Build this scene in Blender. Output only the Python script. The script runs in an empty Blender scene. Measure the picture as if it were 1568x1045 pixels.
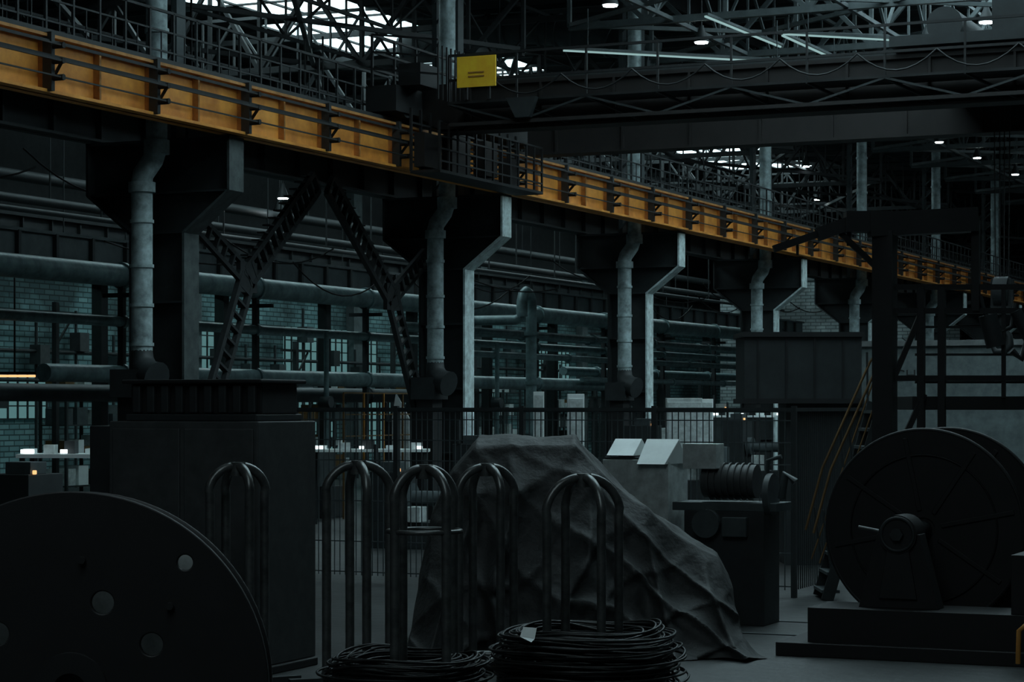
import bpy, math, random
from mathutils import Vector, Matrix, noise
random.seed(7)
# ---------------------------------------------------------------- camera
F=3400.0
A=math.atan(1516/F); S=math.sin(A); C=math.cos(A); H=2.6
sc=bpy.context.scene
cam=bpy.data.objects.new("camera",bpy.data.cameras.new("camera"))
sc.collection.objects.link(cam); sc.camera=cam
cam.location=(0,0,H); cam.rotation_euler=(math.pi/2,0,A)
cam.data.sensor_width=36; cam.data.lens=36*F/1568
cam.data.shift_y=(622-522.5)/1568
cam.data.clip_end=600
sc.view_settings.view_transform='Standard'
sc.view_settings.exposure=0.45
def pl(r,d,z=0.0):
    """floor-plan helper: r metres to the right, d metres ahead of the viewing spot"""
    return Vector((-S*d+C*r, C*d+S*r, z))

# ---------------------------------------------------------------- materials
def mat(name,col,rough=.7,metal=0.,var=.35,scale=3.,dirt=None,bump=.0):
    if max(col)<.13: col=tuple(x*.74 for x in col)
    m=bpy.data.materials.new(name); m.use_nodes=True
    nt=m.node_tree; n=nt.nodes; l=nt.links; b=n['Principled BSDF']
    tc=n.new('ShaderNodeTexCoord'); no=n.new('ShaderNodeTexNoise')
    no.inputs['Scale'].default_value=scale; no.inputs['Detail'].default_value=6
    no.inputs['Roughness'].default_value=.65
    l.new(tc.outputs['Object'],no.inputs['Vector'])
    r=n.new('ShaderNodeValToRGB')
    r.color_ramp.elements[0].position=.3; r.color_ramp.elements[1].position=.7
    d=dirt or tuple(x*(1-var) for x in col)
    r.color_ramp.elements[0].color=(*d,1)
    r.color_ramp.elements[1].color=(*[min(1,x*(1+var*.6)) for x in col],1)
    l.new(no.outputs['Fac'],r.inputs['Fac']); l.new(r.outputs['Color'],b.inputs['Base Color'])
    b.inputs['Roughness'].default_value=rough; b.inputs['Metallic'].default_value=metal
    if bump:
        bp=n.new('ShaderNodeBump'); bp.inputs['Strength'].default_value=bump; bp.inputs['Distance'].default_value=.03
        n2=n.new('ShaderNodeTexNoise'); n2.inputs['Scale'].default_value=scale*6; n2.inputs['Detail'].default_value=5
        l.new(tc.outputs['Object'],n2.inputs['Vector']); l.new(n2.outputs['Fac'],bp.inputs['Height']); l.new(bp.outputs['Normal'],b.inputs['Normal'])
    return m
def emat(name,col,st,dirt=False):
    m=bpy.data.materials.new(name); m.use_nodes=True
    nt=m.node_tree; n=nt.nodes; l=nt.links; b=n['Principled BSDF']
    b.inputs['Base Color'].default_value=(.05,.05,.05,1)
    b.inputs['Emission Color'].default_value=(*col,1); b.inputs['Emission Strength'].default_value=st
    return m
def brick(name,c1,c2,mortar,axis='Y'):
    m=bpy.data.materials.new(name); m.use_nodes=True
    nt=m.node_tree; n=nt.nodes; l=nt.links; b=n['Principled BSDF']
    tc=n.new('ShaderNodeTexCoord'); sp=n.new('ShaderNodeSeparateXYZ'); cb=n.new('ShaderNodeCombineXYZ')
    l.new(tc.outputs['Object'],sp.inputs[0]); l.new(sp.outputs[axis],cb.inputs['X']); l.new(sp.outputs['Z'],cb.inputs['Y'])
    bt=n.new('ShaderNodeTexBrick'); bt.inputs['Scale'].default_value=1
    bt.inputs['Brick Width'].default_value=.52; bt.inputs['Row Height'].default_value=.17; bt.inputs['Mortar Size'].default_value=.022
    bt.inputs['Color1'].default_value=(*c1,1); bt.inputs['Color2'].default_value=(*c2,1); bt.inputs['Mortar'].default_value=(*mortar,1)
    l.new(cb.outputs[0],bt.inputs['Vector'])
    no=n.new('ShaderNodeTexNoise'); no.inputs['Scale'].default_value=.35; no.inputs['Detail'].default_value=5
    l.new(tc.outputs['Object'],no.inputs['Vector'])
    mx=n.new('ShaderNodeMix'); mx.data_type='RGBA'; mx.blend_type='MULTIPLY'; mx.inputs[0].default_value=.9
    rp=n.new('ShaderNodeValToRGB'); rp.color_ramp.elements[0].position=.42; rp.color_ramp.elements[0].color=(.18,.18,.18,1); rp.color_ramp.elements[1].position=.6
    l.new(no.outputs['Fac'],rp.inputs['Fac'])
    l.new(bt.outputs['Color'],mx.inputs[6]); l.new(rp.outputs['Color'],mx.inputs[7]); l.new(mx.outputs[2],b.inputs['Base Color'])
    b.inputs['Roughness'].default_value=.85
    return m
M={}
M['black']=mat('blackened_steel',(.017,.018,.019),.6)
M['reel']=mat('black_reel_paint',(.013,.013,.014),.6)
M['dark']=mat('dark_steel',(.033,.040,.042),.6)
M['crane']=mat('crane_brown_paint',(.018,.014,.013),.7)
M['steel']=mat('painted_steel',(.085,.105,.110),.55)
M['roofst']=mat('roof_steel',(.10,.124,.128),.6)
M['trussb']=mat('dark_truss_steel',(.035,.04,.042),.6)  # darker than the nave roof steel
M['pale']=mat('lit_flange_paint',(.64,.76,.76),.55,var=.5,scale=5)  # light falling on the column face is put into this colour
M['paled']=mat('shaded_flange_paint',(.09,.11,.11),.55,var=.5,scale=5)  # shaded copy of the flange colour
M['galv']=mat('galvanised_duct',(.43,.53,.54),.5,.2,var=.6,scale=4)
M['pipe']=mat('pipe_teal_paint',(.20,.30,.31),.38,.1,var=.5)
M['orange']=mat('orange_girder_paint',(1.0,.39,.07),.5,var=.2,scale=1.6,dirt=(.58,.20,.035))
M['oranged']=mat('orange_dirty_paint',(.46,.20,.05),.6,var=.5,scale=3)
M['yellow']=mat('yellow_sign_paint',(.98,.62,.04),.5,var=.1,scale=4,dirt=(.9,.45,.03))
M['yrail']=mat('yellow_rail_paint',(.50,.22,.04),.5)
M['brown']=mat('worn_ochre_paint',(.15,.08,.025),.6)
M['concrete']=mat('concrete',(.12,.13,.13),.9,bump=.3)
M['floor']=mat('factory_floor',(.040,.044,.044),.5,var=.75,scale=.8,bump=.4)
M['grey']=mat('grey_machine_paint',(.078,.084,.085),.55,var=.3,scale=6)
M['light']=mat('light_machine_paint',(.55,.60,.59),.5,var=.35,scale=7)
M['white']=mat('white_sheet',(.85,.9,.89),.6,var=.1)
M['tarp']=mat('tarpaulin',(.052,.056,.056),.7,var=.6,scale=2.5,bump=.5)
M['tube']=mat('worn_tube_steel',(.14,.147,.145),.34,.6,var=.5,scale=8)
M['wire']=mat('wire_rod',(.045,.047,.047),.45,.5,var=.4,scale=9)
M['deck']=mat('roof_deck',(.035,.038,.04),.9)
M['wallp']=mat('wall_plaster',(.11,.135,.137),.9)
M['upper']=mat('dark_upper_wall',(.022,.026,.027),.9)  # upper part of the left wall, darker than the brick
M['brick']=brick('teal_painted_brick',(.27,.46,.47),(.15,.28,.29),(.05,.10,.10),'Y')
M['brickx']=brick('grey_painted_brick',(.62,.70,.70),(.45,.54,.54),(.18,.22,.22),'X')
M['sky']=emat('skylight_glass',(.66,.94,1.0),2.8)
M['skyn']=emat('nave_skylight_and_fill',(.66,.92,1.0),4.2)  # shared by the nave skylight and an added unseen fill panel
M['forefill']=emat('foreground_fill_glow',(.74,.94,1.0),1.6)  # glow of an unseen panel added to fill the foreground
M['lamp']=emat('lamp_lens',(.82,.97,1.0),30)
M['sparkle']=emat('bench_sparkle',(.82,.97,1.0),2.2)  # glow for bright specks on the benches, no real bulbs
M['litbrace']=emat('lit_bracing_glow',(.60,.95,.95),.32)  # glow put into roof bracing that only catches light
M['wallfill']=emat('added_wall_lamp_glow',(.48,.95,.97),6.0)  # glow added to light the lower brick wall
M['wallglow']=emat('added_wall_glow',(.34,.78,.80),.15)  # glow for panels added to brighten the left wall
M['olamp']=emat('warm_lamp_lens',(1,.5,.2),1.0)
M['rub']=mat('black_rubber',(.015,.015,.015),.8)
M['text']=mat('dark_lettering',(.02,.02,.02),.8)

# ---------------------------------------------------------------- mesh builder
class MB:
    def __init__(s): s.v=[]; s.f=[]; s.mi=[]; s.sm=[]; s.mats=[]
    def m(s,k):
        if k not in s.mats: s.mats.append(k)
        return s.mats.index(k)
    def add(s,vs,fs,k,smooth=False):
        o=len(s.v); s.v+= [tuple(x) for x in vs]; i=s.m(k)
        for f in fs: s.f.append(tuple(a+o for a in f)); s.mi.append(i); s.sm.append(smooth)
    BF=[(0,3,2,1),(4,5,6,7),(0,1,5,4),(1,2,6,5),(2,3,7,6),(3,0,4,7)]
    def box(s,x0,x1,y0,y1,z0,z1,k):
        s.add([(x0,y0,z0),(x1,y0,z0),(x1,y1,z0),(x0,y1,z0),(x0,y0,z1),(x1,y0,z1),(x1,y1,z1),(x0,y1,z1)],s.BF,k)
    def obox(s,o,ux,uy,lx,ly,z0,z1,k):
        """box from corner o with plan axes ux,uy"""
        o=Vector(o); ux=Vector(ux); uy=Vector(uy)
        p=[o,o+ux*lx,o+ux*lx+uy*ly,o+uy*ly]
        s.add([(q.x,q.y,z0) for q in p]+[(q.x,q.y,z1) for q in p],s.BF,k)
    def beam(s,p0,p1,w,h,k,up=(0,0,1)):
        p0=Vector(p0);p1=Vector(p1);d=(p1-p0)
        if d.length<1e-5:return
        d.normalize();u=Vector(up)
        if abs(d.dot(u))>.98:u=Vector((0,1,0))
        x=d.cross(u).normalized();y=x.cross(d).normalized()
        vs=[]
        for p in(p0,p1):
            for a,b in((-1,-1),(1,-1),(1,1),(-1,1)): vs.append(p+x*a*w/2+y*b*h/2)
        s.add(vs,[(3,2,1,0),(4,5,6,7),(0,1,5,4),(1,2,6,5),(2,3,7,6),(3,0,4,7)],k)
    def tube(s,pts,r,k,n=10,closed=False,cap=True,radii=None):
        P=[Vector(p) for p in pts]; N=len(P); rings=[]
        t0=(P[1]-P[0]).normalized(); ref=Vector((0,0,1)) if abs(t0.z)<.9 else Vector((1,0,0))
        x=t0.cross(ref).normalized()
        vs=[]
        for i in range(N):
            if closed: t=(P[(i+1)%N]-P[i-1]).normalized()
            else: t=(P[min(i+1,N-1)]-P[max(i-1,0)]).normalized()
            x=(x-t*x.dot(t)).normalized(); y=t.cross(x); rr=radii[i] if radii else r
            for j in range(n):
                a=2*math.pi*j/n; vs.append(P[i]+x*math.cos(a)*rr+y*math.sin(a)*rr)
        fs=[]
        for i in range(N if closed else N-1):
            i2=(i+1)%N
            for j in range(n):
                j2=(j+1)%n; fs.append((i*n+j,i*n+j2,i2*n+j2,i2*n+j))
        s.add(vs,fs,k,True)
        if cap and not closed:
            s.add(vs[:n],[tuple(range(n-1,-1,-1))],k); s.add(vs[-n:],[tuple(range(n))],k)
    def ring(s,c,ax,R,r,k,n=48,m=8):
        ax=Vector(ax).normalized(); ref=Vector((0,0,1)) if abs(ax.z)<.9 else Vector((1,0,0))
        x=ax.cross(ref).normalized(); y=ax.cross(x); c=Vector(c)
        s.tube([c+x*R*math.cos(2*math.pi*i/n)+y*R*math.sin(2*math.pi*i/n) for i in range(n)],r,k,m,closed=True)
    def prism(s,pts,y0,y1,k):
        """polygon in XZ extruded in Y"""
        n=len(pts); vs=[(x,y0,z) for x,z in pts]+[(x,y1,z) for x,z in pts]
        fs=[tuple(range(n)),tuple(range(2*n-1,n-1,-1))]+[(i,i+n,(i+1)%n+n,(i+1)%n) for i in range(n)]
        s.add(vs,fs,k)
    def annulus(s,c,ax,ri,ro,t,k,n=48):
        ax=Vector(ax).normalized(); ref=Vector((0,0,1)); x=ax.cross(ref).normalized(); y=x.cross(ax); c=Vector(c)
        vs=[]
        for off in(-t/2,t/2):
            for R in(ri,ro):
                for i in range(n):
                    a=2*math.pi*i/n; vs.append(c+ax*off+x*R*math.cos(a)+y*R*math.sin(a))
        fs=[]
        for i in range(n):
            j=(i+1)%n
            fs+=[(i,j,n+j,n+i),(2*n+i,3*n+i,3*n+j,2*n+j),(n+i,n+j,3*n+j,3*n+i),(i,2*n+i,2*n+j,j)]
        s.add(vs,fs,k)
    def lattice(s,p0,p1,w,sz,k,panels,side):
        """two chords joined by closely spaced batten plates (ladder-like)"""
        p0=Vector(p0);p1=Vector(p1);sd=Vector(side).normalized()*w/2
        s.beam(p0-sd,p1-sd,sz,sz,k); s.beam(p0+sd,p1+sd,sz,sz,k)
        for i in range(panels+1):
            a=p0.lerp(p1,i/panels); s.beam(a-sd,a+sd,sz*1.1,.05,k)
    def truss(s,p0,p1,h,panels,sz,k,peak=0):
        p0=Vector(p0);p1=Vector(p1);z=Vector((0,0,1))
        def top(t): return p0.lerp(p1,t)+z*(h+peak*(1-abs(2*t-1)))
        s.beam(p0,p1,sz,sz,k)
        for i in range(panels):
            t0=i/panels;t1=(i+1)/panels;a=p0.lerp(p1,t0);b=p0.lerp(p1,t1)
            s.beam(top(t0),top(t1),sz,sz,k)
            s.beam(a,top(t0),sz*.6,sz*.6,k)
            if i%2: s.beam(a,top(t1),sz*.7,sz*.7,k)
            else: s.beam(top(t0),b,sz*.7,sz*.7,k)
        s.beam(p1,top(1),sz*.6,sz*.6,k)
    def obj(s,name,bevel=0):
        me=bpy.data.meshes.new(name); me.from_pydata(s.v,[],s.f)
        for k in s.mats: me.materials.append(M[k])
        me.polygons.foreach_set('material_index',s.mi); me.polygons.foreach_set('use_smooth',s.sm); me.update()
        o=bpy.data.objects.new(name,me); sc.collection.objects.link(o)
        if bevel:
            b=o.modifiers.new('bevel','BEVEL'); b.width=bevel; b.segments=2; b.limit_method='ANGLE'
        return o

# ---------------------------------------------------------------- shell
XC=-22.45; XW=-42.0; XR=12.0; YB=-12.0; YF=190.0
ux=Vector((1,0,0)); uy=Vector((0,1,0)); xv=Vector((C,S,0)); zv=Vector((0,0,1)); ax=Vector((-S,C,0)).normalized()
b=MB(); b.box(XW,XR,YB,YF,-.3,0,'floor')
for y in(24.2,25.7):   # rails let into the floor
    b.box(-9.5,XR,y,y+.06,0,.012,'steel')
b.obj('floor')
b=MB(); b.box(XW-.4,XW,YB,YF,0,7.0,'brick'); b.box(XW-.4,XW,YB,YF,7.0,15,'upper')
for y in range(-6,190,12): b.box(XW,XW+.35,y,y+.7,0,15,'wallp')
b.obj('wall_left')
b=MB(); b.box(XR,XR+.4,YB,YF,0,16,'wallp'); b.obj('wall_right')
b=MB(); b.box(XW-.4,XR+.4,YF,YF+.4,0,16,'brickx'); b.obj('wall_far')
b=MB(); b.box(XW-.4,XR+.4,YB-.4,YB,0,16,'wallp'); b.obj('wall_back')
b=MB(); b.box(-36.5,-24.2,108,108.4,0,8.9,'brickx'); b.box(-36.6,-24.1,107.9,108.5,8.9,9.05,'wallp'); b.obj('wall_partition')
SKL=(-35.2,-30.6,44.,106.)       # left bay skylight opening
SKN=(-15.0,-10.0,24.,72.)
COLFILL=(-8.0,-3.5,24.,130.)  # unseen roof panel added to light the column faces
FOREFILL=(-8.0,-2.0,-8.,12.)  # unseen roof panel added behind the camera as foreground fill
b=MB()
zl=14.4
b.box(XW,SKL[0],YB,YF,zl,zl+.2,'deck'); b.box(SKL[1],XC,YB,YF,zl,zl+.2,'deck')
b.box(SKL[0],SKL[1],YB,SKL[2],zl,zl+.2,'deck'); b.box(SKL[0],SKL[1],SKL[3],YF,zl,zl+.2,'deck')
zn=15.4
b.box(XC,SKN[0],YB,YF,zn,zn+.2,'deck'); b.box(SKN[0],SKN[1],YB,SKN[2],zn,zn+.2,'deck'); b.box(SKN[0],SKN[1],SKN[3],YF,zn,zn+.2,'deck')
b.box(SKN[1],COLFILL[0],YB,YF,zn,zn+.2,'deck')
b.box(COLFILL[0],-2,YB,-8,zn,zn+.2,'deck'); b.box(COLFILL[0],-2,12,24,zn,zn+.2,'deck')
b.box(COLFILL[1],-2,24,130,zn,zn+.2,'deck'); b.box(COLFILL[0],-2,130,YF,zn,zn+.2,'deck'); b.box(-2,XR,YB,YF,zn,zn+.2,'deck')
b.box(XC-.1,XC+.1,YB,YF,zl,zn+.2,'deck')
for y in range(0,190,2):
    b.box(XW,SKL[0],y,y+.08,zl-.14,zl,'roofst'); b.box(SKL[1],XC,y,y+.08,zl-.14,zl,'roofst'); b.box(XC,XR,y,y+.08,zn-.14,zn,'roofst')
b.obj('ceiling')
for i,q in enumerate((SKL,SKN,COLFILL,FOREFILL)):
    z=zl if i==0 else zn
    b=MB(); b.box(q[0],q[1],q[2],q[3],z+.04,z+.08,('sky','skyn','skyn','forefill')[i])
    n=int((q[3]-q[2])/3)
    for j in range(n+1): y=q[2]+(q[3]-q[2])*j/n; b.box(q[0],q[1],y-.05,y+.05,z-.02,z+.035,'black')
    for j in range(5): x=q[0]+(q[1]-q[0])*j/4; b.box(x-.05,x+.05,q[2],q[3],z-.02,z+.035,'black')
    if i==0:   # painted-over panes
        for j in range(16):
            y=q[2]+(q[3]-q[2])/n*random.randrange(n); x=q[0]+1.15*random.randrange(4); b.box(x,x+1.15,y,y+3.1,z+.0,z+.03,'deck')
    b.obj('window_or_fill_%d'%(i+1))  # the last two are added fill panels, the others skylights
for i,(ya,yb,za,zb) in enumerate(((50,58,2.2,3.6),(64,69,3.9,5.5),(71.5,77,.8,3.2),(73,80.5,3.9,5.6),(79,84.5,.8,3.2),(87,93,2.6,3.9),(96,101,3.9,5.4))):
    b=MB(); b.box(XW+.0,XW+.05,ya,yb,za,zb,'wallglow')  # glowing panel added to make the brick wall look lit
    y=ya
    while y<=yb+.01: b.box(XW+.05,XW+.09,y-.03,y+.03,za,zb,'dark'); y+=.5
    z=za
    while z<=zb+.01: b.box(XW+.05,XW+.08,ya,yb,z-.02,z+.02,'dark'); z+=.4
    b.obj('window_or_fill_%d'%(i+5))  # all of these are added wall panels

# ---------------------------------------------------------------- roof trusses
b=MB()
for i in range(14):
    y=28+12*i+.3
    b.truss((-41.8,y,11.7),(-23,y,11.7),1.6,12,.16,'trussb',.9)
for x in(-38.5,-28,-25):
    b.truss((x,20,11.9),(x,180,11.9),1.9,50,.08,'trussb')
for i in range(13):
    y=28+12*i
    for xa_ in(-41,-35,-29): b.beam((xa_,y,11.75),(xa_+6,y+12,11.75),.11,.11,'trussb'); b.beam((xa_+6,y,11.75),(xa_,y+12,11.75),.11,.11,'trussb')
    b.beam((-41,y+6,13.6),(-23,y+6,13.6),.12,.16,'trussb')
    b.truss((-36,y+4,12.4),(-29.6,y+4,12.4),1.5,6,.09,'trussb')
b.obj('roof_truss')
b=MB()
for i in range(26):
    y=28.5+6*i
    b.truss((-21.8,y,12.3),(11.8,y,12.3),2.0,16,.17,'roofst',.9)
for x in(-19,-14.5,-10,-5.5,-1,4,8):
    b.truss((x,10,12.3),(x,180,12.3),2.2,70,.1,'roofst')
for i in range(26):
    y=22.5+6*i
    for x in(-21.8,-13.4,-5,3.4):
        b.beam((x,y,12.35),(x+8.4,y+6,12.35),.1,.1,'roofst'); b.beam((x+8.4,y,12.35),(x,y+6,12.35),.1,.1,'roofst')
b.obj('roof_truss')

# ---------------------------------------------------------------- columns
COLY=[34.4+11.95*k for k in range(-2,12)]
for ci,Y in enumerate(COLY):
    b=MB(); pk='pale' if ci>2 else 'paled'  # first columns take the darker copy, shade put into the colour
    prof=[(-23.0,0),(-21.9,0),(-21.9,5.77),(-20.95,6.5),(-20.95,7.46),(-23.95,7.46),(-23.95,6.5),(-23.0,5.77)]
    b.prism(prof,Y+.2,Y+.3,'dark')
    def fl(p,q,k):
        b.beam((p[0],Y+.25,p[1]),(q[0],Y+.25,q[1]),.5,.05,k,up=(1,0,.01))
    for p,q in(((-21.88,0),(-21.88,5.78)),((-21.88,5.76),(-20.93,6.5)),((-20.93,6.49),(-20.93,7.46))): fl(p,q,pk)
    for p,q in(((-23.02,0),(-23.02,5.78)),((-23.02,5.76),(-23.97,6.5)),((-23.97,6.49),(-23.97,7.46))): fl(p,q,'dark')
    for z in(1.5,3,4.5,5.77): b.box(-23,-21.9,Y+.02,Y+.48,z-.02,z+.02,'dark')
    b.box(-23.9,-21,Y+.02,Y+.48,6.48,6.52,'dark'); b.box(-24,-20.9,Y,Y+.5,7.42,7.47,'dark')
    for x in(-22.75,-22.2): b.box(x,x+.12,Y+.1,Y+.4,7.47,14.3,'steel')
    for i in range(12): b.beam((-22.7,Y+.1,7.6+.55*i),(-22.15,Y+.1,8.15+.55*i),.05,.05,'steel')
    b.box(-23.2,-21.7,Y-.1,Y+.6,0,.12,'concrete')
    b.obj('steel_column')

# ---------------------------------------------------------------- crane runway girders
def runway(X,y0,y1,face,keyed):
    b=MB(); zb,zt=7.50,8.42
    b.box(X-.03,X+.03,y0,y1,zb,zt,'orange' if keyed else 'dark')
    b.box(X-.22,X+.22,y0,y1,zb,zb+.05,'orange' if keyed else 'dark'); b.box(X-.22,X+.22,y0,y1,zt-.05,zt,'oranged' if keyed else 'dark')
    b.box(X-.05,X+.05,y0,y1,zt,zt+.12,'dark')
    y=y0; i=0
    while y<y1:
        b.box(X+.03,X+.15,y,y+.05,zb+.05,zt-.05,'oranged' if keyed else 'dark')
        if keyed and i%2==0:
            b.box(X+.13,X+.30,y-.02,y+.07,zb+.02,zt+.02,'dark')
            for z in(7.72,7.98,8.22): b.tube([(X+.28,y+.03,z),(X+.5,y+.03,z)],.05,'rub',8)
            b.beam((X+.1,y+.25,7.7),(X+.45,y+.03,7.95),.04,.04,'black')
        y+=1.494;i+=1
    if keyed:
        for z,r in((7.72,.012),(7.98,.02),(8.22,.012)): b.beam((X+.47,y0,z),(X+.47,y1,z),r*2,r*2,'black')
        b.beam((X+.28,y0,8.06),(X+.28,y1,8.06),.03,.05,'black'); b.beam((X+.26,y0,8.3),(X+.26,y1,8.3),.03,.03,'black')
    b.obj('crane_runway_girder')
y0=34.65-11.95*2
runway(-20.93,y0,y0+11.95*12,1,True)
runway(-23.97,y0,y0+11.95*12,-1,False)
runway(-41.2,y0,y0+11.95*12,1,False)
b=MB(); y1=y0+11.95*12
b.box(-23.7,-22.6,y0,y1,8.36,8.42,'black'); b.box(-21.6,-21.2,y0,y1,8.36,8.42,'black')
for x in(-21.35,-23.6):
    for z,t in((8.8,.03),(9.15,.03),(9.5,.045)): b.beam((x,y0,z),(x,y1,z),t,t,'trussb')
    y=y0
    while y<y1: b.beam((x,y,8.4),(x,y,9.5),.045,.045,'trussb'); b.beam((x,y+.37,8.4),(x,y+.37,9.15),.02,.02,'trussb'); y+=.75
b.obj('walkway_railing')

# ---------------------------------------------------------------- ventilation ducts on the columns
for k,Y in enumerate(COLY[2:9]):
    b=MB(); y=Y-.85; x=-22.2; r=.19
    b.tube([(x,y,3.5),(x,y,6.55)],r,'galv',20)
    for z in(3.7,4.4,5.1,5.9): b.tube([(x,y,z-.03),(x,y,z+.03)],r+.025,'galv',20)
    b.tube([(x,y,6.5),(x,y,6.62),(x+.03,y,6.75),(x+.2,y+.05,7.0),(x+.26,y+.08,7.2),(x+.26,y+.08,14.3)],r,'galv',20)
    b.tube([(x,y,6.42),(x,y,6.6)],r+.05,'galv',20); b.tube([(x+.26,y+.08,7.1),(x+.26,y+.08,7.35)],r+.04,'galv',20)
    for z in(9.3,10.6,11.9): b.tube([(x+.26,y+.08,z-.04),(x+.26,y+.08,z+.04)],r+.03,'galv',20)
    b.tube([(x,y,3.6),(x,y,3.45),(x+.05,y-.04,3.3),(x+.2,y-.1,3.16),(x+.42,y-.16,3.1)],r,'dark',16,radii=[r,r+.02,r+.05,r+.08,r+.1])
    b.box(x-.45,x+.15,y-.35,y+.35,2.75,3.25,'dark'); b.box(x-.35,x+.05,y-.25,y+.25,0,2.75,'black')
    b.obj('ventilation_duct')

# ---------------------------------------------------------------- portal bracing with step battens (first bay)
b=MB(); X=-22.75; ym=41.2
for side,kn,ft,cr in((1,(X,38.1,5.15),(X,36.75,2.6),(X,36.1,6.2)),(-1,(X,44.4,5.05),(X,45.75,2.6),(X,46.1,6.05))):
    b.lattice((X,ym-.3*side,7.3),kn,.42,.11,'trussb',13,(0,.57,-.82*side))
    b.lattice(kn,ft,.42,.11,'trussb',10,(0,.88,-.47*side))
    b.lattice(cr,kn,.34,.09,'trussb',7,(0,.47,.88*side))
    b.box(X-.05,X+.05,kn[1]-.32,kn[1]+.32,kn[2]-.3,kn[2]+.3,'trussb')
    b.lattice(ft,(X,ft[1],0),.42,.11,'trussb',7,(0,1,0))
    p0=Vector((X,ym-.3*side,7.3))
    for i in range(13): p=p0.lerp(Vector(kn),(i+.5)/13); b.beam(p+Vector((-.05,-.12*side,.2)),p+Vector((-.05,-.34*side,.2)),.18,.03,'trussb')
b.obj('portal_bracing')

# ---------------------------------------------------------------- pipes in the left bay
YE=107.5
def sup(b,x,z,y0,y1,step=6):
    y=y0
    while y<y1: b.beam((x,y,0),(x,y,z),.14,.14,'dark'); b.beam((x-.5,y,z-.25),(x+.5,y,z-.25),.1,.1,'dark'); y+=step
b=MB()
for x,z,r,ya,yb,k in((-29,5.6,.26,22,YE,'pipe'),(-29,4.54,.12,22,YE,'pipe'),(-28.6,4.9,.11,56,YE,'pipe'),(-29,3.33,.2,40,78,'pipe'),(-28.7,4.2,.10,60,YE,'pipe'),(-29.3,3.8,.15,70,YE,'pipe'),(-28.6,3.5,.09,70,YE,'pipe'),(-30,2.9,.2,24,60,'steel'),(-30.4,5.0,.15,60,YE,'pipe')):
    b.tube([(x,ya,z),(x,yb,z)],r,k,16)
    y=ya+3
    while y<yb: b.tube([(x,y-.05,z),(x,y+.05,z)],r+.05,k,16); y+=6
sup(b,-29,5.4,25,YE)
for y in(44,52,63,74,88):   # valve risers
    b.tube([(-28.6,y,0),(-28.6,y,4.6)],.07,'pipe',10); b.tube([(-28.75,y,2.7),(-28.45,y,2.7)],.16,'steel',14)
b.obj('pipe_rack')
b=MB(); y=61.9
b.tube([(-27,y-.6,5.3),(-27,y-.6,5.75),(-27,y-.52,5.95),(-27,y-.3,6.06),(-27,y-.08,6.0),(-27,y+.06,5.85),(-27,y+.1,5.6),(-27,y+.1,0)],.17,'pipe',14)
for z in(1.8,3.3,4.8): b.tube([(-27,y+.1,z-.05),(-27,y+.1,z+.05)],.22,'pipe',14)
b.tube([(-27,y-.6,5.3),(-27.2,y-.6,5.2),(-28.8,y-.6,5.2)],.15,'pipe',14)
b.obj('gooseneck_pipe')
b=MB(); b.box(-32.2,-32,22,YE,6.04,6.76,'steel'); b.box(-34,-31.9,22,YE,5.9,6.04,'dark'); b.box(-32.25,-31.9,22,YE,6.74,6.82,'steel')
y=22
while y<YE: b.box(-32,-31.88,y,y+.1,6.04,6.76,'dark'); y+=1.5
for y in range(24,107,6): b.box(-33.3,-33,y,y+.3,0,5.9,'dark')
b.obj('mezzanine_parapet')
for y in range(42,104,8):
    b=MB(); b.box(-36.2,-35.7,y,y+4,6.62,6.72,'dark'); b.box(-36.05,-35.85,y+.1,y+3.9,6.57,6.615,'wallfill')  # hidden tubes added to light the brick below the parapet
    b.beam((-35.95,y+.5,6.7),(-35.95,y+.5,11.7),.03,.03,'dark'); b.beam((-35.95,y+3.5,6.7),(-35.95,y+3.5,11.7),.03,.03,'dark'); b.obj('added_wall_lamp')
b=MB()
for x,z,r in((-34.6,7.9,.12),(-37,8.9,.16),(-30,9.9,.09),(-27,10.1,.12),(-33,7.4,.07),(-26.5,8.6,.07)):
    b.tube([(x,22,z),(x,YE,z)],r,'dark',10)
    for y in range(24,106,6): b.beam((x,y,z),(x,y,11.7),.04,.04,'dark')
b.obj('service_pipe')
rn=random.Random(11)
for i in range(9):
    b=MB(); y=38+7.2*i+rn.random(); x=-38.5; h=rn.uniform(2.3,3.3); L=rn.uniform(2.5,4.2)
    for yy in(y,y+L/2,y+L):
        for xx in(x,x+.9): b.beam((xx,yy,0),(xx,yy,h),.08,.08,'dark')
    for k in range(4):
        z=.3+k*(h-.4)/3; b.box(x,x+.9,y,y+L,z-.04,z,'dark')
        q=y+.1
        while q<y+L-.5:
            w_=rn.uniform(.25,.6); hh=rn.uniform(.2,.6); b.box(x+.1,x+.8,q,q+w_,z,z+hh,rn.choice(['dark','steel','light','white','brown'])); q+=w_+rn.uniform(.05,.3)
    b.obj('storage_rack')
b=MB()
for i in range(34):   # conduits, brackets and wall boxes
    y=36+2.1*i; z=rn.uniform(2.2,5.6)
    b.tube([(-41.6,y,0),(-41.6,y,z+1)],.05,'dark',8); b.box(-41.7,-41.3,y-.2,y+.3,z-.3,z+.3,rn.choice(['dark','steel','grey']))
for z in(3.4,4.3,5.3): b.tube([(-41.5,30,z),(-41.5,YE,z)],.06,'dark',8)
b.obj('wall_conduit')
b=MB()
for i in range(11):   # slender posts with cross arms along the aisle
    y=37+6.3*i; x=-33.9+rn.uniform(-.8,.8)-1.2; h=rn.uniform(3.2,5.6)
    b.beam((x,y,0),(x,y,h),.14,.14,'dark'); b.beam((x,y-.9,h-.3),(x,y+.9,h-.3),.08,.08,'dark'); b.beam((x,y,h-1.2),(x,y+.8,h-.35),.05,.05,'dark')
b.obj('cable_support_posts')

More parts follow.
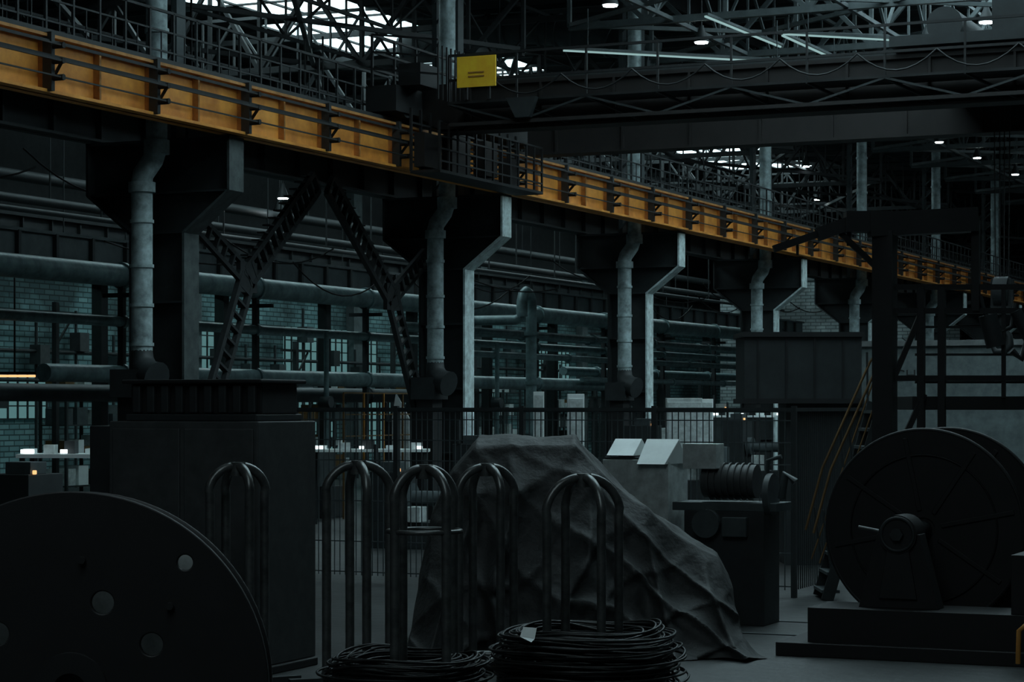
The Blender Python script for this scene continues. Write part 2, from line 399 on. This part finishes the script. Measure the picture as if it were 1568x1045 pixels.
# ---------------------------------------------------------------- overhead travelling crane
b=MB()
for Y in(41.6,46.2):
    b.box(-20.2,11,Y-.03,Y+.03,8.32,9.25,'crane'); b.box(-20.2,11,Y+.37,Y+.43,8.32,9.25,'crane')
    b.box(-20.2,11,Y-.1,Y+.5,9.2,9.28,'crane'); b.box(-20.2,11,Y-.1,Y+.5,8.28,8.34,'crane')
    b.box(-20,11,Y+.15,Y+.25,9.28,9.36,'dark')
    x=-19.5
    while x<11: b.box(x,x+.05,Y-.1,Y-.03,8.34,9.2,'crane'); x+=1.6
b.box(-19.5,11,40.6,41.5,8.72,8.76,'black')
for z in(8.74,9.2,9.7): b.beam((-19.5,40.6,z),(11,40.6,z),.05,.05,'black')
x=-19.5
while x<11:
    b.beam((x,40.6,8.7),(x,40.6,9.7),.04,.04,'black'); b.beam((x,40.6,8.72),(x+.75,41.5,8.34),.05,.05,'black'); x+=1.5
b.beam((-19.5,40.6,8.3),(11,40.6,8.3),.07,.07,'crane')
for i in range(20): b.beam((-19.5+1.5*i,40.6,8.3 if i%2 else 8.72),(-18+1.5*i,40.6,8.72 if i%2 else 8.3),.04,.04,'dark')
for i in range(18):   # festoon cables
    xs=-18.5+1.5*i; b.tube([(xs+1.5*t/8,40.5,9.18-.35*4*(t/8)*(1-t/8)) for t in range(9)],.018,'black',5)
b.box(-21.25,-20.55,40.3,47.6,8.62,9.15,'black')
for y in(40.9,41.9,46.2,47.0): b.tube([(-21.2,y,8.76),(-20.6,y,8.76)],.22,'dark',20)
b.prism([(-20.6,9.2),(-19.6,9.2),(-19.6,8.3),(-20.1,8.3),(-20.6,8.6)],41.5,42.1,'crane')
b.prism([(-18.15,8.75),(-17.5,8.75),(-17.65,8.35),(-17.95,8.35)],40.4,40.55,'dark')
for i in range(8):
    b.beam((-21.1,40.3+i,9.15),(-21.1,40.3+i,10.2),.05,.05,'black'); b.beam((-19.6,40.3+i*.2,8.8),(-19.6,40.3+i*.2,9.9),.03,.03,'black')
for z in(9.5,9.85,10.2): b.beam((-21.1,40.3,z),(-21.1,47.3,z),.045,.045,'black'); b.beam((-21.1,40.3,z),(-19.6,40.3,z-.2),.04,.04,'black')
b.box(-20.6,-20.1,40.5,41.3,9.15,9.6,'black')
# ladder frames at the end carriage, thickened to imitate crane shade on the girder
b.box(-20.38,-19.7,40.6,45.9,7.36,7.42,'black')
y=40.6
while y<45.95: b.beam((-20.36,y,7.4),(-20.36,y,8.7),.05,.05,'black'); b.beam((-19.72,y,7.4),(-19.72,y,8.4),.04,.04,'black'); y+=.44
for z in(7.6,7.85,8.1,8.4): b.beam((-20.36,40.6,z),(-20.36,45.9,z),.04,.04,'black'); b.beam((-19.72,40.6,z),(-19.72,45.9,z),.035,.035,'black')
for ya,yb_,za,zb in((40.7,41.5,7.5,8.2),(42.0,42.9,7.45,8.3),(43.7,44.3,7.6,8.35),(44.9,45.3,7.5,8.1)): b.box(-20.34,-20.1,ya,yb_,za,zb,'crane')  # solid panels added to darken the girder like the crane's shadow
b.box(-10.6,-7.6,41.3,46.9,9.4,9.6,'dark'); b.tube([(-9.8,42.4,9.95),(-9.8,45.6,9.95)],.35,'dark',20); b.box(-8.8,-8,42,43.4,9.6,10.3,'dark')
b.obj('overhead_travelling_crane')
b=MB()
for dx in(-.16,-.05,.05,.16): b.beam((-9.0+dx,43.9,9.4),(-9.0+dx*.8,43.9,5.0),.02,.02,'black')
b.tube([(-9.14,43.9,4.85),(-8.86,43.9,4.85)],.3,'dark',20); b.box(-9.2,-8.8,43.78,44.02,4.4,5.1,'dark')
b.tube([(-9,43.9,4.4),(-9,43.9,4.15),(-8.86,43.9,3.98),(-8.84,43.9,3.8),(-8.97,43.9,3.66),(-9.14,43.9,3.68),(-9.22,43.9,3.84)],.06,'dark',10,radii=[.05,.06,.07,.08,.075,.06,.03])
b.obj('hoist_hook_block')
b=MB()
b.box(-19.25,-18.4,40.45,40.49,9.02,9.64,'yellow')
for z in(9.30,9.22): b.box(-19.0,-18.65,40.435,40.448,z,z+.025,'oranged')
b.box(-19.1,-19.05,40.5,40.56,8.78,9.6,'black'); b.box(-18.6,-18.55,40.5,40.56,8.78,9.6,'black')
b.obj('yellow_sign')

# ---------------------------------------------------------------- lamps
def highbay(r,d,z,w=.2):
    b=MB(); p=pl(r,d,z)
    b.tube([p,p+Vector((0,0,.12)),p+Vector((0,0,.3)),p+Vector((0,0,.42))],w,'dark',20,radii=[w,w*.85,w*.4,w*.3])
    b.tube([p+Vector((0,0,.42)),p+Vector((0,0,1.2))],.02,'black',6)
    b.tube([p-Vector((0,0,.03)),p-Vector((0,0,.005))],w*.85,'lamp',12)
    b.obj('high_bay_lamp')
for r,d,z in((2.3,52,12),(4.89,57.3,12),(11.6,54.3,12),(10.6,56.4,12),(15.2,79,12),(17.6,84,12),(20.4,90,12),(11.5,87,12),(13.9,101,12),(1.17,78,9),(-7.6,72.5,9),(-6.6,64,8.6),(3.2,88,8.8),(-3.3,70,7.9),(9.8,95,9.5)):
    highbay(r,d,z,.2 if d<60 else .17)
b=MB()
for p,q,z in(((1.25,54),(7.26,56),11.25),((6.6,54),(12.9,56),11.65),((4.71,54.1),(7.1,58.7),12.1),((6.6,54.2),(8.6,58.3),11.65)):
    b.beam(pl(*p,z),pl(*q,z),.05,.04,'litbrace'); b.beam(pl(*p,z+.06),pl(*q,z+.06),.14,.06,'steel')  # bracing members given a glow so they look lit
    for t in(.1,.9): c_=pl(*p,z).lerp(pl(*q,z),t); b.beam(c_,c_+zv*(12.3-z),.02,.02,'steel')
b.obj('lit_roof_bracing')
b=MB(); p=pl(-11.2,50,3.27); b.obox(p-xv*.35,xv,ax,.8,.1,3.25,3.30,'olamp'); b.obox(p-xv*.4,xv,ax,.9,.16,3.31,3.37,'dark'); b.beam(p+zv*.05,p+zv*2.5,.03,.03,'dark'); b.obj('warm_task_lamp')

b=MB(); pts=[pl(-3.2+.25*i,66-.1*i,13.6-.0035*(i-12)**2) for i in range(30)]
b.tube(pts,.45,'steel',20)
for p,q in zip(pts[::2],pts[1::2]): b.tube([p,p.lerp(q,.3)],.5,'steel',20)
b.obj('ribbed_air_duct')

# ---------------------------------------------------------------- mesh fence
b=MB(); Y=29.0; xa,xb,hz=-16.8,-8.75,2.52
x=xa
while x<=xb: b.beam((x,Y,.1),(x,Y,hz),.012,.012,'steel'); x+=.09
for z in(.15,.6,1.2,1.8,2.1,2.4,2.52): b.beam((xa,Y,z),(xb,Y,z),.016,.016,'steel')
x=xa
while x<=xb+.1: b.box(x-.035,x+.035,Y-.03,Y+.04,0,2.6,'dark'); x+=2.012
b.beam((xa,Y,2.55),(xb,Y,2.55),.05,.05,'dark')
for i in range(40): b.beam((xb,Y+.1*i,.1),(xb,Y+.1*i,hz),.014,.014,'dark')
b.beam((xb,Y,2.55),(xb,Y+4,2.55),.05,.05,'dark'); b.obj('mesh_fence')

# ---------------------------------------------------------------- electrical cabinet
b=MB()
b.box(-12.6,-10.9,18.46,19.6,.08,2.45,'grey'); b.box(-12.65,-10.85,18.5,19.56,0,.08,'black')
b.box(-13.0,-12.6,18.7,19.5,0,2.4,'dark')
for i in range(2): b.box(-12.55+.83*i,-11.77+.83*i,18.435,18.46,.18,2.38,'grey')
for i in range(2): b.box(-11.85+.83*i,-11.8+.83*i,18.41,18.44,1.1,1.3,'black')
b.box(-12.5,-11.0,18.6,19.5,2.45,2.52,'dark')
b.box(-12.5,-11.0,18.7,19.4,2.52,2.82,'black')
for i in range(9): b.box(-12.45+.165*i,-12.36+.165*i,18.64,18.7,2.53,2.8,'dark')
b.box(-12.55,-10.95,18.6,19.5,2.82,2.86,'black')
b.obj('electrical_cabinet',.012)

# ---------------------------------------------------------------- foreground reel with holes
cR=pl(-2.38,12.0,1.07); gap=.26
def flange(c,R,t,holes,k):
    cu=bpy.data.curves.new('flange','CURVE'); cu.dimensions='2D'; cu.fill_mode='BOTH'; cu.extrude=t/2; cu.bevel_depth=.008
    def circ(x,y,r,n):
        sp=cu.splines.new('POLY'); sp.points.add(n-1); sp.use_cyclic_u=True
        for i in range(n):
            a=2*math.pi*i/n; sp.points[i].co=(x+r*math.cos(a),y+r*math.sin(a),0,1)
    circ(0,0,R,96)
    for x,y,r in holes: circ(x,y,r,24)
    o=bpy.data.objects.new('tmp',cu); sc.collection.objects.link(o)
    dg=bpy.context.evaluated_depsgraph_get(); m=bpy.data.meshes.new_from_object(o.evaluated_get(dg))
    bpy.data.objects.remove(o)
    o=bpy.data.objects.new('flange',m); sc.collection.objects.link(o)
    m.materials.clear(); m.materials.append(M[k])
    R3=Matrix((xv,zv,-ax)).transposed().to_4x4(); R3.translation=c; o.matrix_world=R3
    return o
hol=[]
for i in range(8):
    a=math.radians(70-41*i); hol.append((.497*math.cos(a),.497*math.sin(a),.07))
for i in range(5):
    a=math.radians(48+72*i); hol.append((.92*math.cos(a),.92*math.sin(a),.05))
hol.append((0,0,.09))
root=bpy.data.objects.new('cable_reel',None); sc.collection.objects.link(root); root.location=cR
fl1=flange(cR,1.06,.03,hol,'reel')
fl2=flange(cR+ax*gap,1.02,.03,[(0,0,.09)],'light')
for o in(fl1,fl2):
    o.parent=root; o.matrix_parent_inverse=Matrix.Translation(-cR)
b=MB(); b.ring(cR,ax,1.05,.02,'dark',96,8); b.ring(cR+ax*gap,ax,1.03,.03,'black',96,8)
b.tube([cR+ax*.02,cR+ax*(gap-.02)],.36,'wire',40); b.annulus(cR-ax*.03,ax,.09,.2,.06,'black')
for i in range(4): b.ring(cR+ax*(.06+.05*i),ax,.375,.025,'wire',48,8)
for i in range(8):
    a=math.radians(-5+45*i); p=cR-ax*.03+xv*.7*math.cos(a)+zv*.7*math.sin(a); b.tube([p-ax*.02,p+ax*.04],.022,'black',6)
o=b.obj('drum'); o.parent=root; o.matrix_parent_inverse=Matrix.Translation(-cR)

# ---------------------------------------------------------------- coil stem carriers
def cage(r,d,zt,R,rot=.4,ringz=None):
    b=MB(); c=pl(r,d,0); t=.042
    for i in range(4):
        a=rot+math.pi/2*i
        dx=Vector((math.cos(a),math.sin(a),0)); pts=[c+dx*R+Vector((0,0,.12)),c+dx*R+Vector((0,0,zt-.9)),c+dx*R+Vector((0,0,zt-R*.95))]
        for j in range(1,9):
            q=math.pi/2*j/9; pts.append(c+dx*(R*math.cos(q)+.015)+Vector((0,0,zt-R*.95+R*.95*math.sin(q))))
        pts.append(c+dx*.03+Vector((0,0,zt-.01)))
        b.tube(pts,t,'tube',12)
    b.tube([c+Vector((0,0,zt-.09)),c+Vector((0,0,zt+.035))],.075,'tube',16)
    b.ring(c+Vector((0,0,.12)),(0,0,1),R,.045,'tube',40,8)
    if ringz: b.ring(c+Vector((0,0,ringz)),(0,0,1),R,.022,'tube',40,8)
    for i in range(4):
        a=rot+math.pi/2*i; dx=Vector((math.cos(a),math.sin(a),0)); b.beam(c+dx*(R+.35)+Vector((0,0,.05)),c+Vector((0,0,.05)),.09,.1,'dark')
    b.obj('coil_carrier')
cage(-2.51,20.3,2.05,.27,.95); cage(-1.42,20.5,2.06,.30,.75); cage(-.77,19.5,2.05,.32,1.1,1.5); cage(-.25,21.8,2.0,.30,.9); cage(.657,20.5,1.94,.37,.85)

def coil(r,d,Rin,Rout,h,n,seed):
    rn=random.Random(seed); b=MB(); c=pl(r,d,0)
    for i in range(n):
        R0=rn.uniform(Rin,Rout); z0=.03+h*(i/n); ph=rn.uniform(0,6.28); e=rn.uniform(.0,.07); ox=rn.uniform(-.06,.06); oy=rn.uniform(-.06,.06); tz=rn.uniform(0,.06)
        N=56; pts=[]
        for j in range(N):
            a=2*math.pi*j/N; R=R0*(1+e*math.cos(2*a+ph)+.012*math.sin(5*a+ph)); pts.append(c+Vector((ox+R*math.cos(a),oy+R*math.sin(a),z0+tz*math.sin(a+ph)+tz*.5*math.sin(3*a))))
        b.tube(pts,.012,'wire',6,closed=True)
    b.obj('wire_coil')
coil(.68,20.4,.5,.86,.52,110,1); coil(-.95,19.7,.4,.72,.35,80,2)
b=MB(); p=pl(.14,19.62,.56); b.add([p+xv*-.07,p+xv*.06+zv*-.02,p+xv*.08+zv*.07+ax*.06,p+xv*-.04+zv*.08+ax*.06],[(0,1,2,3)],'white')
b.add([p+xv*-.07-ax*.01,p+xv*.06+zv*-.02-ax*.01,p+xv*.03+zv*-.04-ax*.1],[(0,1,2)],'white'); b.obj('paper_tag')

# ---------------------------------------------------------------- tarp covered machine
prof=[(-1.05,.02),(-.98,.8),(-.85,1.5),(-.66,1.9),(-.5,2.1),(-.36,2.27),(0,2.28),(.35,2.26),(.68,2.27),(.9,2.0),(1.2,1.72),(1.52,1.42),(1.85,1.2),(2.2,1.0),(2.35,.75),(2.42,.3),(2.5,.02)]
def interp(P,t):
    L=[0]
    for i in range(1,len(P)): L.append(L[-1]+math.dist(P[i],P[i-1]))
    T=t*L[-1]
    for i in range(1,len(P)):
        if T<=L[i] or i==len(P)-1:
            q=(T-L[i-1])/(L[i]-L[i-1]); return tuple(a+(b_-a)*q for a,b_ in zip(P[i-1],P[i]))
rows=[(25.4,0),(25.3,.9),(25.0,1),(24.0,1),(23.75,.97),(23.5,.75),(23.3,.5),(23.0,.2),(22.8,0.0)]
NU,NV=220,130; vs=[];fs=[]
for j in range(NV+1):
    dd,zz=interp([(a_,b_*2.2) for a_,b_ in rows],j/NV); zz/=2.2
    for i in range(NU+1):
        r,z=interp(prof,i/NU); z=z*zz
        low=max(0,1-zz)
        n=noise.noise(Vector((r*1.6,z*1.2,dd*1.3)))*.14+noise.noise(Vector((r*5,z*3,dd*4+7)))*.05
        w=noise.noise(Vector((r*.9,z*.7,3)))*2.5
        fold=(1-abs(math.sin(r*4.2+w)))**2*.28*min(1,low*1.6)
        cre=(1-abs(math.sin((z+r*.75)*5.5+w)))**3*.14*(1 if r>.5 else .5)*min(1,.25+low)
        cre2=(1-abs(math.sin((z*1.2-r*.9)*4.3+w*1.3+1)))**3*.11*min(1,.2+low)
        dr=r+(r-.5)*.06*low
        d2=dd-fold-cre-cre2-n*(.3+low)
        vs.append(pl(dr+n*.3,d2,max(.01,z+n*.4+cre*.35-cre2*.3)))
for j in range(NV):
    for i in range(NU):
        o=j*(NU+1)+i; fs.append((o,o+1,o+NU+2,o+NU+1))
b=MB(); b.add(vs,fs,'tarp',True); b.obj('tarp_covered_machine')

# ---------------------------------------------------------------- light grey machine behind the tarp
b=MB(); o=pl(1.1,27.0)
b.obox(o,ux,uy,.85,.7,0,1.95,'light'); b.obox(o+ux*.02+uy*.02,ux,uy,.8,.66,1.95,1.98,'dark')
q=o+ux*.05
b.add([q+zv*2.0,q+ux*.35+zv*2.0,q+ux*.35+zv*2.2+uy*.3,q+zv*2.2+uy*.3,q+uy*.6+zv*2.0,q+uy*.6+ux*.35+zv*2.0],[(0,1,2,3),(3,2,5,4),(0,3,4),(1,5,2)],'white')
q=o+ux*.48
b.add([q+zv*1.9-uy*.1,q+ux*.36+zv*1.9-uy*.1,q+ux*.42+zv*2.2+uy*.25,q+zv*2.2+uy*.25,q+uy*.6+zv*1.9,q+uy*.6+ux*.4+zv*1.9],[(0,1,2,3),(3,2,5,4),(0,3,4),(1,5,2)],'white')
q=o+ux*1.25+uy*.2
b.tube([q+zv*1.7,q+ux*.65+zv*1.7],.2,'grey',20)
for i in range(7): b.tube([q+ux*(.08+.08*i)+zv*1.7,q+ux*(.1+.08*i)+zv*1.7],.225,'grey',20)
b.obox(q-ux*.35-uy*.2,ux,uy,1.3,.6,1.35,1.45,'steel'); b.obox(q-ux*.2-uy*.2,ux,uy,1.0,.6,0,1.35,'dark')
b.obox(q-ux*.2-uy*.25,ux,uy,.42,.3,1.85,2.15,'light')
b.tube([q+ux*.8+zv*1.55-uy*.05,q+ux*.87+zv*1.55-uy*.05],.25,'steel',28); b.tube([q+ux*.1+zv*1.2-uy*.3,q+ux*.1+zv*1.2-uy*.15],.17,'steel',24)
b.obox(q+ux*.3-uy*.28,ux,uy,.3,.1,1.05,1.28,'steel')
b.tube([q+ux*.75+zv*1.45,q+ux*.78+zv*1.95,q+ux*.95+zv*2.0],.03,'steel',8); b.tube([q+ux*.95+zv*1.5,q+ux*1.0+zv*1.8,q+ux*1.12+zv*1.7],.05,'steel',8)
b.obj('winding_machine',.01)

# ---------------------------------------------------------------- large reel stand on the right
root=bpy.data.objects.new('reel_stand',None); sc.collection.objects.link(root)
cc=pl(4.45,24.0,1.27); ay=Vector((0,1,0)); b=MB()
for off in(0,1.15):
    c=cc+ay*off; b.annulus(c,ay,.12,1.08,.04,'reel',72); b.ring(c,ay,1.07,.025,'black',96,8); b.ring(c-ay*.03,ay,.8,.012,'reel',72,6)
    for i in range(8):
        a=i*math.pi/4+.2; dv=Vector((math.cos(a),0,math.sin(a))); b.beam(c-ay*.03+dv*.2,c-ay*.03+dv*1.0,.05,.02,'reel',up=(0,1,0))
b.tube([cc,cc+ay*1.15],.55,'wire',48)
for i in range(14): b.ring(cc+ay*(.08+.077*i),ay,.56,.035,'wire',56,6)
b.tube([cc-ay*1.1,cc+ay*1.8],.09,'dark',20)
b.tube([cc-ay*1.15,cc-ay*.75],.2,'black',28); b.ring(cc-ay*1.15,ay,.17,.02,'dark',36,8); b.tube([cc-ay*1.2,cc-ay*1.1],.07,'dark',6)
for off in(-1.05,1.55):
    c=cc+ay*off; x0=c.x; y0_=c.y
    b.prism([(x0-.22,1.27),(x0+.22,1.27),(x0+.42,.5),(x0-.42,.5)],y0_-.06,y0_+.2,'reel')
    b.prism([(x0-.1,1.2),(x0+.1,1.2),(x0+.2,.6),(x0-.2,.6)],y0_-.09,y0_-.06,'black')
b.box(cc.x-.9,cc.x+2.3,cc.y-1.35,cc.y-.55,.0,.5,'reel'); b.box(cc.x-1.2,cc.x+2.6,cc.y-1.5,cc.y+2.1,0,.14,'reel')
b.box(cc.x-.9,cc.x+2.3,cc.y+1.4,cc.y+1.9,.0,.5,'reel')
b.tube([cc-ay*1.0+Vector((-.1,0,.0)),cc-ay*1.0+Vector((-.45,0,.06))],.02,'tube',8)
b.box(cc.x+1.2,cc.x+2.2,cc.y-1.3,cc.y-.6,.5,1.1,'reel')
o=b.obj('reel',.006); o.parent=root
b=MB(); g=pl(5.05,21.5,0)
b.tube([g+zv*.1-xv*.15,g+zv*.42-xv*.14,g+zv*.5-xv*.05,g+zv*.5+xv*.3],.025,'yrail',10); b.tube([g+zv*1.2,g+zv*1.55,g+xv*.06+zv*1.62,g+xv*.3+zv*1.62],.025,'yrail',10)
b.tube([g+zv*0,g+zv*1.2],.025,'brown',10)
o=b.obj('guard_rail'); o.parent=root

# ---------------------------------------------------------------- jib gantry with control platform
b=MB()
def P(r,z,d=28.): return pl(r,d,z)
b.beam(P(4.70,0),P(4.70,4.8),.26,.26,'reel')
b.beam(P(4.5,4.88),P(5.85,4.95),.3,.30,'reel')
b.beam(P(4.75,4.92),P(4.2,4.92),.28,.26,'reel'); b.beam(P(4.3,4.92),P(3.85,4.76),.2,.17,'reel'); b.beam(P(3.95,4.80),P(3.3,4.58),.14,.09,'reel')
b.beam(P(4.25,4.8),P(4.25,4.62),.05,.05,'reel'); b.beam(P(3.6,4.66),P(3.6,4.5),.03,.03,'reel')
b.beam(P(4.1,4.82),P(4.65,4.3),.07,.07,'reel')
b.beam(P(5.85,3.8),P(5.85,4.95),.1,.1,'black')
for r in(5.16,5.42): b.beam(P(r,0),P(r,4.1),.09,.09,'black')
for z in(3.8,4.1,2.95): b.beam(P(4.7,z),P(6.9,z),.06,.07,'black')
b.obox(P(5.05,0),xv,ax,2.2,1.3,2.55,2.72,'black')
b.beam(P(4.75,2.8),P(5.15,3.75),.07,.07,'black'); b.beam(P(5.2,2.75),P(4.85,2.0),.07,.07,'black')
for r in(6.2,6.6): b.beam(P(r,2.7),P(r,4.1),.05,.05,'black')
for i in range(3): b.beam(P(5.1,2.9+.35*i,28.1),P(6.9,2.9+.35*i,28.1),.03,.03,'dark')
b.tube([P(5.9,4.0),P(5.95,3.8),P(6.1,3.5),P(6.3,3.6),P(6.35,3.9)],.03,'dark',8)
b.tube([P(6.5,3.8),P(6.5,3.4),P(6.42,3.2),P(6.3,3.3)],.05,'dark',8)
b.tube([P(6.0,3.75),P(6.1,3.35)],.12,'dark',12); b.tube([P(6.35,3.8),P(6.6,3.3)],.08,'dark',12)
b.obj('jib_gantry')
b=MB(); Q=lambda r,z,d=30.: pl(r,d,z)
for dd in(29.6,30.4):
    b.beam(Q(4.2,0.0,dd),Q(4.95,2.65,dd),.05,.16,'dark')
    b.tube([Q(4.02,.9,dd),Q(4.25,1.75,dd),Q(4.9,3.2,dd),Q(5.05,3.4,dd)],.018,'brown',8)
    b.tube([Q(4.1,.5,dd),Q(4.95,2.95,dd)],.012,'brown',8)
    for t in(.1,.5,.9): b.beam(Q(4.2+.75*t,2.65*t,dd),Q(4.05+.9*t,2.65*t+.95,dd),.025,.025,'dark')
for i in range(11): p=Q(4.2+.068*i+.03,.24*(i+.5),29.6); b.obox(p-xv*.1,xv,ax,.24,.8,p.z-.02,p.z+.02,'steel')
b.obj('steel_stair')
b=MB(); o=pl(3.77,36.)
b.obox(o,xv,ax,1.9,1.4,2.68,3.76,'dark'); b.obox(o-xv*.04-ax*.04,xv,ax,1.98,1.48,3.72,3.8,'black'); b.obox(o-xv*.04-ax*.04,xv,ax,1.98,1.48,2.64,2.72,'black')
b.obox(o+xv*.7+ax*.2,xv,ax,1.3,1.1,0,2.64,'dark')
for i in range(4): b.obox(o+xv*(.46*i+.2)-ax*.02,xv,ax,.03,.02,2.72,3.72,'black')
b.obj('control_cabin')
b=MB(); b.box(-17.0,-9.,58.6,62,0,4.25,'wallp'); b.box(-17.1,-8.9,58.5,62.1,4.2,4.35,'concrete')
root=bpy.data.objects.new('partition_block',None); sc.collection.objects.link(root)
o=b.obj('block'); o.parent=root
tcu=bpy.data.curves.new('lettering','FONT'); tcu.body='POCH'; tcu.size=.42; tcu.extrude=.004
to=bpy.data.objects.new('lettering',tcu); sc.collection.objects.link(to); to.location=(-15.45,58.58,3.28); to.rotation_euler=(math.pi/2,0,0); tcu.materials.append(M['text']); to.parent=root

# ---------------------------------------------------------------- floor machinery beyond the fence
def lathe(x,y,w,h,k='dark',k2='steel'):
    b=MB(); o=Vector((x,y,0))
    b.obox(o,ux,uy,w,.9,0,h*.35,k); b.obox(o+ux*.1,ux,uy,w*.25,.85,h*.35,h,k); b.obox(o+ux*w*.75,ux,uy,w*.2,.7,h*.35,h*.75,k2)
    b.tube([o+ux*w*.33+uy*.4+zv*h*.65,o+ux*w*.75+uy*.4+zv*h*.65],.14,'steel',16); b.tube([o+ux*w*.3+uy*.4+zv*h*.65,o+ux*w*.36+uy*.4+zv*h*.65],.28,'steel',20)
    b.obox(o+ux*w*.4-uy*.05,ux,uy,w*.12,.3,h*.35,h*.55,'light'); b.obox(o+ux*w*.12+uy*.1,ux,uy,w*.15,.4,h,h+.18,k2)
    b.obox(o+ux*w*.28+uy*.1,ux,uy,.05,.05,h,h+.06,'olamp')
    b.beam(o+ux*w*.1+zv*h,o+ux*w*.1+zv*(h+.5),.06,.06,k); b.obj('lathe',.01)
for q in((-20.4,26.6,3.0,1.6),(-27.2,45,2.4,2.1),(-26.5,51,2.0,2.2),(-20.2,42,2.5,1.8),(-20.4,52.5,2.8,2.1),(-19,36,2.2,1.4),(-20.3,60,2.4,2.2),(-27.7,57,2.3,2.4)): lathe(*q)
for i in range(4): lathe(-26.8+.3*(i%3),68+9*i,2.2,2.5,'steel','light')
for i in range(5): lathe(-20.3,68+10*i,2.6,2.5,'steel','light')
b=MB(); o=pl(-3.0,55.5)
b.obox(o,xv,ax,.42,.5,0,2.3,'light'); b.add([o+zv*2.3,o+xv*.42+zv*2.3,o+xv*.1+zv*2.95,o+ax*.5+zv*2.3,o+xv*.42+ax*.5+zv*2.3,o+xv*.1+zv*2.9+ax*.5],[(0,1,2),(3,5,4),(0,2,5,3),(1,4,5,2)],'white'); b.obj('draped_pallet')
for r,d,w,h in((1.25,50,.38,2.87),(3.9,56,.9,2.8),(.6,62,.3,3.0),(5.3,64,.5,2.8)):
    b=MB(); o=pl(r,d); b.obox(o,xv,ax,w,.5,.1,h,'white' if w<.6 else 'light'); b.obox(o+xv*.03-ax*.02,xv,ax,w-.06,.03,.3,h-.1,'light'); b.obox(o+xv*(w-.1)-ax*.05,xv,ax,.03,.03,1.2,1.5,'black'); b.obox(o,xv,ax,w,.5,0,.1,'black'); b.obj('metal_locker',.01)
for r,d,w,z in((-4.4,48,2.6,1.66),(-3.4,60,2.4,1.5),(6.2,70,2.4,2.3),(-7.6,34,1.6,1.86)):
    b=MB(); o=pl(r,d); b.obox(o,xv,ax,w,.9,z-.06,z,'white')
    for a_ in(.05,w-.12):
        for c_ in(.05,.78): b.obox(o+xv*a_+ax*c_,xv,ax,.07,.07,0,z-.06,'dark')
    for j in range(5): b.obox(o+xv*(w*(j+.2)/5)+ax*.2,xv,ax,w*.1,.3,z,z+.08+.06*(j%3),('white','light','dark')[j%3])
    for t,l_ in((.04,.2),(.42,.1),(.9,.12)): b.obox(o+xv*w*t+ax*.05,xv,ax,l_,.05,z+.01,z+.07,'sparkle')  # glowing bits added as bright sparkle
    b.obj('work_bench')
b=MB()
for x in(-25.2,-26.4):
    for z in(2.75,3.1,3.45): b.beam((x,24,z),(x,33,z),.035,.035,'yrail')
    for i in range(10): b.beam((x,24+i,2.3),(x,24+i,3.45),.035,.035,'yrail')
b.box(-26.5,-25.1,24,33,2.2,2.3,'dark')
for y in(24.5,28.5,32.5): b.box(-26.4,-26.2,y,y+.2,0,2.2,'dark'); b.box(-25.4,-25.2,y,y+.2,0,2.2,'dark')
b.obj('service_platform')
b=MB()
for z in(1.9,2.4,2.9):b.beam((-24.3,45,z),(-24.3,52,z),.03,.03,'brown')
for i in range(8): b.beam((-24.3,45+i,0),(-24.3,45+i,2.9),.035,.035,'yrail' if i%3 else 'brown')
b.obj('yellow_barrier')
b=MB()
for i in range(26):
    y=26+i*3.7+random.random()*2; x=random.uniform(-26.4,-24.5); z0=random.uniform(5.5,8); L=random.uniform(3,8); sg=random.uniform(.2,.7)
    b.tube([(x,y+L*t/10,z0-sg*4*(t/10)*(1-t/10)) for t in range(11)],.02,'black',5)
b.obj('hanging_cable')

w=bpy.data.worlds.new('world'); sc.world=w; w.use_nodes=True
w.node_tree.nodes['Background'].inputs[0].default_value=(.5,.7,.75,1); w.node_tree.nodes['Background'].inputs[1].default_value=.05
